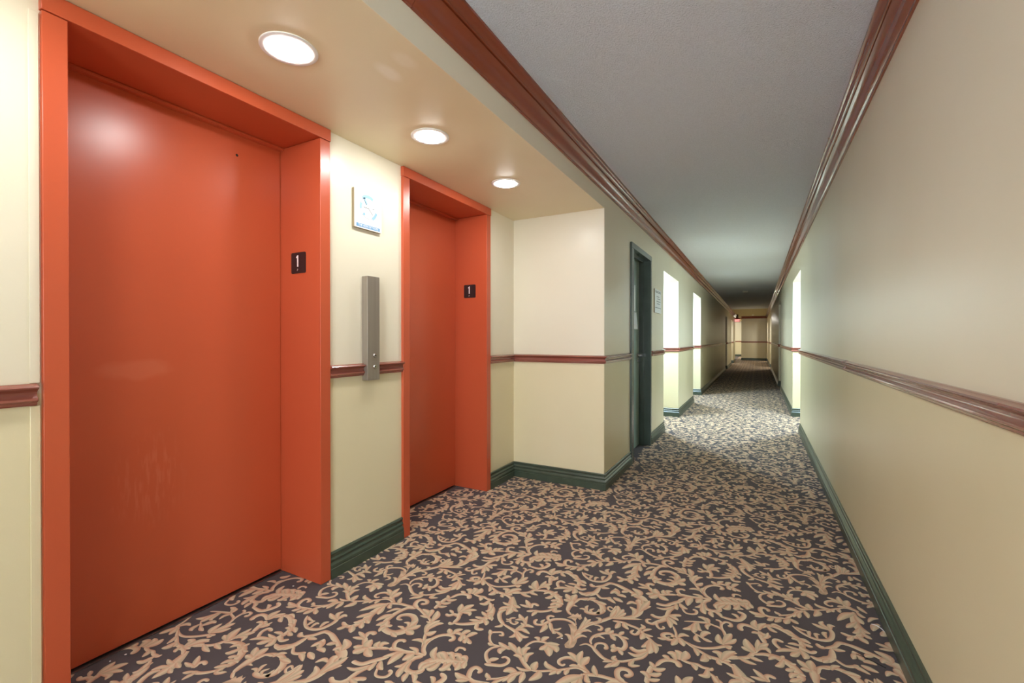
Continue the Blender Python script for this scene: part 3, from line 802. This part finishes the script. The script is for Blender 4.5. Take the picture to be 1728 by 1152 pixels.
# floor-number plates on the far jambs
def number_plate(yj, label):
    t = tag(empty('floor_number_plate', (-1.976, yj, 1.543)), label, 'sign', 'floor number plates')
    F = ((-1.976, yj, 1.543), (1, 0, 0), (0, 0, 1), (0, -1, 0))
    w_, h_, r = .053, .051, .008; poly = []
    for cx, cz, a in ((w_ - r, h_ - r, 0), (-w_ + r, h_ - r, 90), (-w_ + r, -h_ + r, 180), (w_ - r, -h_ + r, 270)):
        poly += [(cx + r * math.cos(R(a + k * 22.5)), cz + r * math.sin(R(a + k * 22.5))) for k in range(5)]
    obj('plate', prism(bmesh.new(), poly, F, .003), MBLK, t)
    F2 = ((-1.980, yj - .003, 1.548), (1, 0, 0), (0, 0, 1), (0, -1, 0))
    obj('numeral', prism(bmesh.new(), [(-.004, -.024), (.005, -.024), (.005, .032), (-.001, .032), (-.012, .022), (-.009, .018), (-.004, .0215)], F2, .001), MNUM, t)
    b = bmesh.new()
    for dx, dz in ((0, 0), (-.003, -.006)): lathe(b, [(.0022, 0), (.0018, -.0014), (.0001, -.0018)], (-1.980 + dx, yj - .003, 1.512 + dz), 'y', 10)
    obj('braille_dot', b, MNUM, t)
number_plate(L1['y1'] - FW - .0, 'small black number 1 plate on the jamb of the nearer large red elevator door')
number_plate(L2['y1'] - FW - .0, 'small black number 1 plate on the jamb of the farther narrow red elevator door')

# ================================================================== CALL STATION
def call_station():
    t = tag(empty('elevator_call_station', (XE, 1.78, .953)), 'tall brushed steel elevator call box over the chair rail between the red doors', 'call button panel')
    x1 = XE + .040
    obj('housing', boxes((XE, x1 - .0022, 1.737, 1.822, .953, 1.502)), MST, t, bevel=.0012)
    obj('face_plate', boxes((x1 - .002, x1, 1.7365, 1.8225, .9525, 1.5025)), MST, t, bevel=.0008)
    for z, s in ((1.083, 1), (1.022, -1)):
        b = bmesh.new(); lathe(b, [(.0001, .006), (.0105, .006), (.0125, .004), (.0135, 0)], (x1, 1.788, z), 'x', 8)
        bt = obj('button', b, MCH, t, smooth=30)
        F = ((x1 + .0061, 1.788, z), (0, 1, 0), (0, 0, 1), (1, 0, 0))
        a = obj('arrow', prism(bmesh.new(), [(-.005, -.004 * s), (.005, -.004 * s), (0, .005 * s)], F, .0006), MDARK, bt)
        a.location = (0, 0, 0)
call_station()

# ================================================================== WALL SIGN (round emblem)
def emblem_sign():
    y0, y1, z0, z1 = 1.672, 1.862, 1.750, 1.952; yc, zc = (y0 + y1) / 2, 1.864
    t = tag(empty('square_wall_sign', (XE, yc, z0)), 'white square wall sign with round blue emblem above the call box', 'sign')
    xs = XE + .016
    obj('backing', boxes((XE, xs - .003, y0, y1, z0, z1)), MTAN, t)
    obj('board', boxes((xs - .003, xs, y0, y1, z0, z1)), MWHT, t, bevel=.001)
    F = lambda k=0: ((xs + k, yc, zc), (0, 1, 0), (0, 0, 1), (1, 0, 0))
    def ringpoly(r0, r1, a0, a1, n=28):
        return [(r1 * math.cos(R(a0 + (a1 - a0) * i / n)), r1 * math.sin(R(a0 + (a1 - a0) * i / n))) for i in range(n + 1)] + [(r0 * math.cos(R(a1 + (a0 - a1) * i / n)), r0 * math.sin(R(a1 + (a0 - a1) * i / n))) for i in range(n + 1)]
    e = bmesh.new()
    prism(e, ringpoly(.0555, .0572, -178, 178), F(), .0004)
    obj('emblem_ring', e, MINK, t)
    e = bmesh.new()
    e.free()
    for q in (ringpoly(.052, .069, 58, 132, 14), ringpoly(.050, .066, -62, -14, 10), ringpoly(.046, .060, 158, 192, 8),
              [(-.038, -.030), (-.024, -.028), (-.020, -.038), (-.028, -.045), (-.038, -.040)], [(-.034, .048), (-.024, .052), (-.006, .022), (-.012, .012), (-.022, .020)]):
        obj('emblem_wash', prism(bmesh.new(), q, F(), .0005), MLB, t)
    e = bmesh.new()
    def bar(a, b, w_):
        a, b = Vector(a), Vector(b); d = (b - a).normalized(); q = Vector((-d.y, d.x)) * w_ / 2
        prism(e, [tuple(a + q), tuple(a - q), tuple(b - q), tuple(b + q)], F(.0005), .0004)
    bar((-.036, .000), (.000, -.001), .0028); bar((.000, .001), (.030, -.030), .003); bar((-.032, .040), (-.012, .014), .003); bar((.028, .002), (.048, .004), .0026)
    bar((-.012, .014), (.002, .000), .0016); bar((.000, .001), (.020, .020), .0009); bar((.020, .020), (.032, .004), .0009)
    obj('emblem_hand', e, MINK, t)
    obj('caption_strip', boxes((xs, xs + .0005, y0 + .012, y1 - .012, z0 + .006, z0 + .024)), MBLU, t)
    text('caption', 'THE SIGN OF TASTE', .0155, (xs + .0008, yc, z0 + .015), (0, 1, 0), (0, 0, 1), .0002, MWHT, t)
emblem_sign()

# ================================================================== SERVICE DOOR (left wall)
def service_door():
    d = tag(empty('door_3', (XL, (D0 + D1) / 2, 0)), kind='structure')
    xo = XL + .018
    a, b = D0 - .045, D1 + .0
    # casing legs + head, folded steel with reveal and stop
    obj('frame_jamb', boxes((XL - .001, xo, 4.24, 4.325, 0, 2.022), (XL - .20, XL, D0, 4.325, 0, 2.022)), MGF, d, bevel=.0015)
    obj('frame_jamb', boxes((XL - .001, xo, 5.095, 5.14, 0, 2.022), (XL - .20, XL, 5.095, D1, 0, 2.022)), MGF, d, bevel=.0015)
    obj('frame_head', boxes((XL - .001, xo + .001, 4.24, 5.14, 2.022, 2.075), (XL - .20, XL, D0, D1, 2.022, DZ)), MGF, d, bevel=.0015)
    obj('frame_stop', boxes((XL - .085, XL - .06, 4.325, 5.095, 2.004, 2.022), (XL - .085, XL - .06, 5.079, 5.095, 0, 2.004)), MGF, d)
    p = obj('door_leaf', boxes((XL - .150, XL - .108, 4.328, 5.092, .008, 2.018)), MG, d, bevel=.001)
    xs = XL - .108
    h = bmesh.new(); lathe(h, [(.027, 0), (.027, .004), (.024, .008), (.010, .009), (.010, .040), (.0001, .040)], (xs, 5.03, .995), 'x', 24)
    box(h, xs + .030, xs + .046, 4.925, 5.04, .986, 1.004)
    obj('lever_handle', h, MCH, d, smooth=35)
    k = bmesh.new(); lathe(k, [(.013, 0), (.012, .005), (.0001, .005)], (xs, 5.03, .93), 'x', 16)
    obj('lock_cylinder', k, MCH, d, smooth=35)
    obj('hinge', boxes((XL - .108, XL - .098, 4.324, 4.336, 1.70, 1.80)), MCH, d)
    obj('hinge', boxes((XL - .108, XL - .098, 4.324, 4.336, .20, .30)), MCH, d)
    return xs
xs = service_door()
def sheet(x, y0, y1, z0, z1, curl, name, label, lines):
    bm = bmesh.new(); n_ = 8; g = []
    for i in range(n_ + 1):
        row = []
        for j in range(n_ + 1):
            u, v = i / n_, j / n_
            row.append(bm.verts.new((x + .001 + curl * (u ** 2) * (1 - v) + .0006 * math.sin(u * 5 + v * 3) + .0006, y0 + (y1 - y0) * u - curl * .8 * u * (1 - v), z0 + (z1 - z0) * v)))
        g.append(row)
    for i in range(n_):
        for j in range(n_): bm.faces.new((g[i][j], g[i + 1][j], g[i + 1][j + 1], g[i][j + 1]))
    t = obj(name, bm, MPAP, smooth=60); s = t.modifiers.new('solid', 'SOLIDIFY'); s.thickness = .0004; s.offset = 1
    tag(t, label, 'paper')
    return t
sheet(xs, 4.76, 4.90, 1.465, 1.745, .002, 'taped_notice', 'upper white paper notice taped to the grey-green door', 5)
sheet(xs, 4.775, 4.945, 1.275, 1.455, .022, 'taped_notice', 'lower white paper curling off the grey-green door', 5)

# framed notice right of the service door
def notice_frame():
    y0, y1, z0, z1 = 5.338, 5.712, 1.476, 1.748; x = XL
    t = tag(empty('notice_board', (x, (y0 + y1) / 2, z0)), 'thin white printed notice board on the wall past the green door', 'notice')
    obj('backing', boxes((x, x + .011, y0, y1, z0, z1)), MTAN, t)
    obj('notice_sheet', boxes((x + .011, x + .014, y0, y1, z0, z1)), MPAP, t)
    for z, a, b in ((1.725, .03, .34), (1.712, .03, .34), (1.665, .10, .26), (1.640, .14, .32), (1.610, .10, .33), (1.583, .12, .30), (1.535, .02, .35)):
        obj('printed_line', boxes((x + .014, x + .0144, y0 + a, y0 + b, z - .0035, z + .0035)), MINK, t)
notice_frame()

# ================================================================== LAMPS
def downlight(x, y, z, r, mat, label, cat='ceiling light', group=None):
    t = tag(empty('recessed_downlight', (x, y, z)), label, cat, group)
    b = bmesh.new(); lathe(b, [(r * .74, -.001), (r * .76, -.0035), (r * .97, -.0045), (r, -.003), (r, .0)], (x, y, z), 'z', 56)
    obj('trim_ring', b, MWHT, t, smooth=40)
    b = bmesh.new(); lathe(b, [(.0005, -.0135), (r * .45, -.0120), (r * .66, -.0085), (r * .745, -.0008)], (x, y, z), 'z', 48)
    obj('lens', b, mat, t, smooth=60)
    return t
G = 'downlights in the elevator lobby soffit'
for y, s in ((1.032, 'largest-looking round downlight, nearest of the three, above the large red elevator door'), (1.809, 'middle round downlight of the three, in front of the call box'), (2.585, 'farthest of the three round downlights, beside the narrow red elevator door')):
    downlight(-1.441, y, ZS, .094, EL, s, group=G)
downlight(-1.441, .255, ZS, .094, EL, 'round soffit downlight behind the frame edge, left of the large red elevator door', group=G)
NG = 'downlights hidden in the side niches'
names = {0: ('left', 'first'), 1: ('left', 'second'), 2: ('left', 'third'), 3: ('left', 'fourth')}
for i, (a, b) in enumerate(LN):
    if i == 2: continue
    downlight(XL - .45, (a + b) / 2, ZO, .085, EN if i < 2 else EF, 'recessed lamp inside the %s doorway niche of the left corridor wall' % names[i][1], group=NG)
for i, (a, b) in enumerate(RN):
    if i == 1: continue
    downlight(XR + .42, (a + b) / 2, ZO, .085, EN if i < 1 else EF, 'recessed lamp inside the %s doorway niche of the right corridor wall' % names[i][1], group=NG)
downlight(-1.35, 32.2, H - .006, .095, EP, 'ceiling lamp round the corner past the end wall, lighting the far passage')

# ================================================================== EXIT SIGN
def exit_sign():
    y = 25.9; x0, x1, z0, z1 = -1.03, -.775, 2.035, 2.235
    t = tag(empty('exit_sign', ((x0 + x1) / 2, y, z1)), 'small red lit exit sign at the far end of the corridor', 'exit sign')
    MRD = emit('exit_red_glow', .42, (1, .08, .10)); MPK = emit('exit_letter_glow', .62, (1, .55, .52))
    obj('housing', boxes((x0, x1, y, y + .06, z0, z1)), simple('red_brown_housing', srgb(130, 30, 30), .5, bs=0), t, bevel=.004)
    obj('face', boxes((x0 + .01, x1 - .01, y - .004, y, z0 + .01, z1 - .045)), MRD, t)
    text('lettering', 'EXIT', .15, ((x0 + x1) / 2, y - .006, (z0 + z1) / 2 - .017), (1, 0, 0), (0, 0, 1), .001, MPK, t, bold=.004, sx=.72)
    obj('bracket', boxes((x0 + .08, x1 - .08, y + .01, y + .05, z1, H - .006)), simple('brown_bracket', srgb(84, 70, 50), .6, bs=0), t)
    b = bmesh.new(); lathe(b, [(.0001, -.03), (.03, -.025), (.04, 0), (.03, .02), (.0001, .02)], (x1 + .045, y + .02, z1 - .03), 'y', 20)
    obj('test_lamp', b, simple('dull_pink_plastic', srgb(190, 140, 110), .5, bs=0), t, smooth=60)
exit_sign()
# ceiling devices
def ceiling_device(x, y, z, r, label, name):
    t = tag(empty(name, (x, y, z)), label, 'smoke detector')
    b = bmesh.new(); lathe(b, [(r, 0), (r, -.008), (r * .92, -.014)], (x, y, z), 'z', 32)
    obj('base_ring', b, MWHT, t, smooth=40)
    b = bmesh.new(); lathe(b, [(r * .92, -.014), (r * .8, -.020), (r * .75, -.030), (r * .4, -.036), (.0005, -.037)], (x, y, z), 'z', 32)
    obj('dome', b, MWHT, t, smooth=40)
ceiling_device(-.276, 13.46, H, .07, 'round smoke detector on the dark stretch of grey ceiling', 'smoke_detector')
ceiling_device(-.20, 26.6, H - .006, .06, 'small round detector on the cream ceiling before the end wall', 'smoke_detector')

# ================================================================== BITS ON THE CARPET
def scrap(x, y, sz, name, label, m, g=None, z=.0022):
    random.seed(int(abs(x * 1000) + y * 10)); k = 7
    P = [(sz * random.uniform(.6, 1) * math.cos(2 * math.pi * i / k), sz * random.uniform(.5, .9) * math.sin(2 * math.pi * i / k)) for i in range(k)]
    o = obj(name, prism(bmesh.new(), P, ((x, y, z), (1, 0, 0), (0, 1, 0), (0, 0, 1)), .0015), m)
    return tag(o, label, 'litter', g)
scrap(-.668, 1.647, .0055, 'lint_fleck', 'bright white lint fleck on the carpet at the bottom centre of the hall', MPAP)
scrap(-1.928, 1.395, .0055, 'lint_fleck', 'white fleck on carpet tucked against the large red elevator jamb', MPAP)
scrap(-2.055, .796, .005, 'lint_fleck', 'white fleck on carpet near the large elevator door sill, right one of the close pair', MPAP)
scrap(-2.062, .752, .004, 'lint_fleck', 'white fleck on carpet near the large elevator door sill, left one of the close pair', MPAP)
def shred(pts, w_, name, label, m):
    bm = bmesh.new(); rows = []
    for i, (x, y, z) in enumerate(pts):
        a = Vector(pts[max(0, i - 1)]); b = Vector(pts[min(len(pts) - 1, i + 1)]); d = (b - a).normalized(); q = Vector((-d.y, d.x, 0)) * w_ * (1 - .6 * abs(2 * i / (len(pts) - 1) - 1))
        rows.append([bm.verts.new(Vector((x, y, z)) + q), bm.verts.new(Vector((x, y, z)) - q), bm.verts.new(Vector((x, y, z + .0015)))])
    for a, b in zip(rows, rows[1:]):
        for j in range(3): bm.faces.new((a[j], a[(j + 1) % 3], b[(j + 1) % 3], b[j]))
    bm.faces.new(rows[0]); bm.faces.new(rows[-1])
    return tag(obj(name, bm, m), label, 'litter')
shred([(.415, 2.335, .002), (.430, 2.325, .006), (.442, 2.310, .006), (.450, 2.295, .003)], .003, 'paper_shred', 'white curled paper shred on carpet beside the right baseboard', MPAP)
shred([(.325, 2.085, .002), (.350, 2.075, .004), (.380, 2.058, .004), (.405, 2.045, .002)], .0025, 'wire_scrap', 'thin dark scrap lying on carpet by the right baseboard', MDARK)

# ================================================================== CARPET PATTERN (woven acanthus scrolls, one joined layer)
def catmull(P, n):
    P = [np.array(p, float) for p in P]
    if len(P) == 2: P = [P[0], (P[0] + P[1]) / 2, P[1]]
    Q = [2 * P[0] - P[1]] + P + [2 * P[-1] - P[-2]]; o = []
    for i in range(1, len(Q) - 2):
        a, b, c, d = Q[i - 1:i + 3]
        for k in range(n):
            t = k / n
            o.append(.5 * ((2 * b) + (-a + c) * t + (2 * a - 5 * b + 4 * c - d) * t * t + (-a + 3 * b - 3 * c + d) * t ** 3))
    o.append(P[-1]); return np.array(o)
CREAM = np.array(srgb(240, 226, 194)[:3]); TAN = np.array(srgb(196, 182, 150)[:3]); PEACH = np.array(srgb(220, 172, 140)[:3]); RUST = np.array(srgb(182, 122, 94)[:3])
def element(k, wd, F, n):
    if k == 'P':
        tri = tessellate_polygon([[Vector((a, b, 0)) for a, b in F]])
        c = F.mean(0); col = [CREAM * .5 + PEACH * .5 if i % 2 else RUST * .4 + TAN * .6 for i in range(len(F))]
        return F, [tuple(t) for t in tri], np.array(col)
    C = catmull(F, n); m = len(C); t = np.linspace(0, 1, m)
    T = np.gradient(C, axis=0); T /= np.linalg.norm(T, axis=1)[:, None] + 1e-9; N = np.stack([-T[:, 1], T[:, 0]], 1)
    if k == 'L':
        w_ = 1.26 * wd[0] * np.minimum(1, .35 + .65 * np.sin(np.minimum(t / .5, 1) * np.pi / 2)) * np.where(t > .5, np.sqrt(np.clip(1 - ((t - .5) / .5) ** 2, 0, 1)) * .6 + .4 * (1 - (t - .5) / .5), 1)
        mid = PEACH[None] * (1 - t[:, None]) * .6 + CREAM[None] * (.4 + .6 * t[:, None])
        lo = TAN[None] * np.ones((m, 1)); hi = PEACH[None] * .8 + RUST[None] * .2 * np.ones((m, 1))
    else:
        w_ = 1.2 * (wd[0] + (wd[1] - wd[0]) * t if k == 'S' else np.interp(t, [0, .5, 1], wd))
        w_ = w_ * np.sqrt(np.clip(np.minimum(t, 1 - t) * m / 2 + .15, 0, 1))
        mid = np.repeat((CREAM * .55 + PEACH * .45)[None], m, 0); lo = np.repeat((RUST * .6 + PEACH * .4)[None], m, 0); hi = np.repeat((CREAM * .8 + TAN * .2)[None], m, 0)
    A = C + N * w_[:, None] / 2; B = C - N * w_[:, None] / 2
    V = np.stack([A, C, B], 1).reshape(-1, 2); cols = np.stack([lo, mid, hi], 1).reshape(-1, 3)
    fs = []
    for i in range(m - 1):
        a = 3 * i; fs += [(a, a + 1, a + 4, a + 3), (a + 1, a + 2, a + 5, a + 4)]
    return V, fs, cols
ELS = []
for ln in PATTERN.strip().split('\n'):
    f = ln.split(); k = f[0][0]; wd = [int(a) / 1000 for a in f[0][1:].split(',')] if len(f[0]) > 1 else []
    ELS.append((k, wd, np.array([[int(q) / 1000 for q in p.split(',')] for p in f[1:]])))
def on_carpet(c):
    x, y = c
    if XL - .02 < x < XR + .01 and YB < y < YE: return True
    if XD + .015 < x < XL and -1.0 < y < Y1: return x > XE or (L1['y0'] + FW < y < L1['y1'] - FW) or (L2['y0'] + FW < y < L2['y1'] - FW)
    if -1.95 < x <= XL: return any(a < y < b for a, b in LN[:2])
    if XR <= x < XR + ND: return any(a < y < b for a, b in RN[:1])
    return x < -.78 and x > -3 and 27 < y < 34.6
cache = {}
VV, FF, CC, off = [], [], [], 0
PX, PY = .90, .895
for ei, el in enumerate(ELS):
    c0 = el[2].mean(0)
    for ia in range(-3, 3):
        for ib in range(-5, 39):
            dx, dy = ia * PX, ib * PY; c = c0 + (dx, dy)
            if not on_carpet(c) or c[1] < -1.2: continue
            n_ = 5 if c[1] < 4 else (2 if c[1] < 9 else 1)
            key = (ei, n_)
            if key not in cache: cache[key] = element(*el, n_)
            V, fs, cols = cache[key]
            W = V + (dx, dy)
            W[:, 0] = np.clip(W[:, 0], XD + .018, None)
            z = .0006 + ei * 3e-6 + (.0004 if el[0] == 'L' else 0)
            VV.append(np.column_stack([W, np.full(len(W), z)])); CC.append(cols)
            FF.extend([tuple(i + off for i in f) for f in fs]); off += len(W)
me = bpy.data.meshes.new('carpet_scrollwork'); me.from_pydata(np.concatenate(VV).tolist(), [], FF)
ca = me.color_attributes.new('yarn', 'FLOAT_COLOR', 'POINT')
cc = np.concatenate(CC); ca.data.foreach_set('color', np.column_stack([cc, np.ones(len(cc))]).astype(np.float32).ravel())
me.materials.append(MCL); me.update()
co = bpy.data.objects.new('carpet_scrollwork', me); COL.objects.link(co); co.parent = floor; co['kind'] = 'stuff'
co['label'] = 'beige and peach acanthus scrolls woven into the dark carpet'
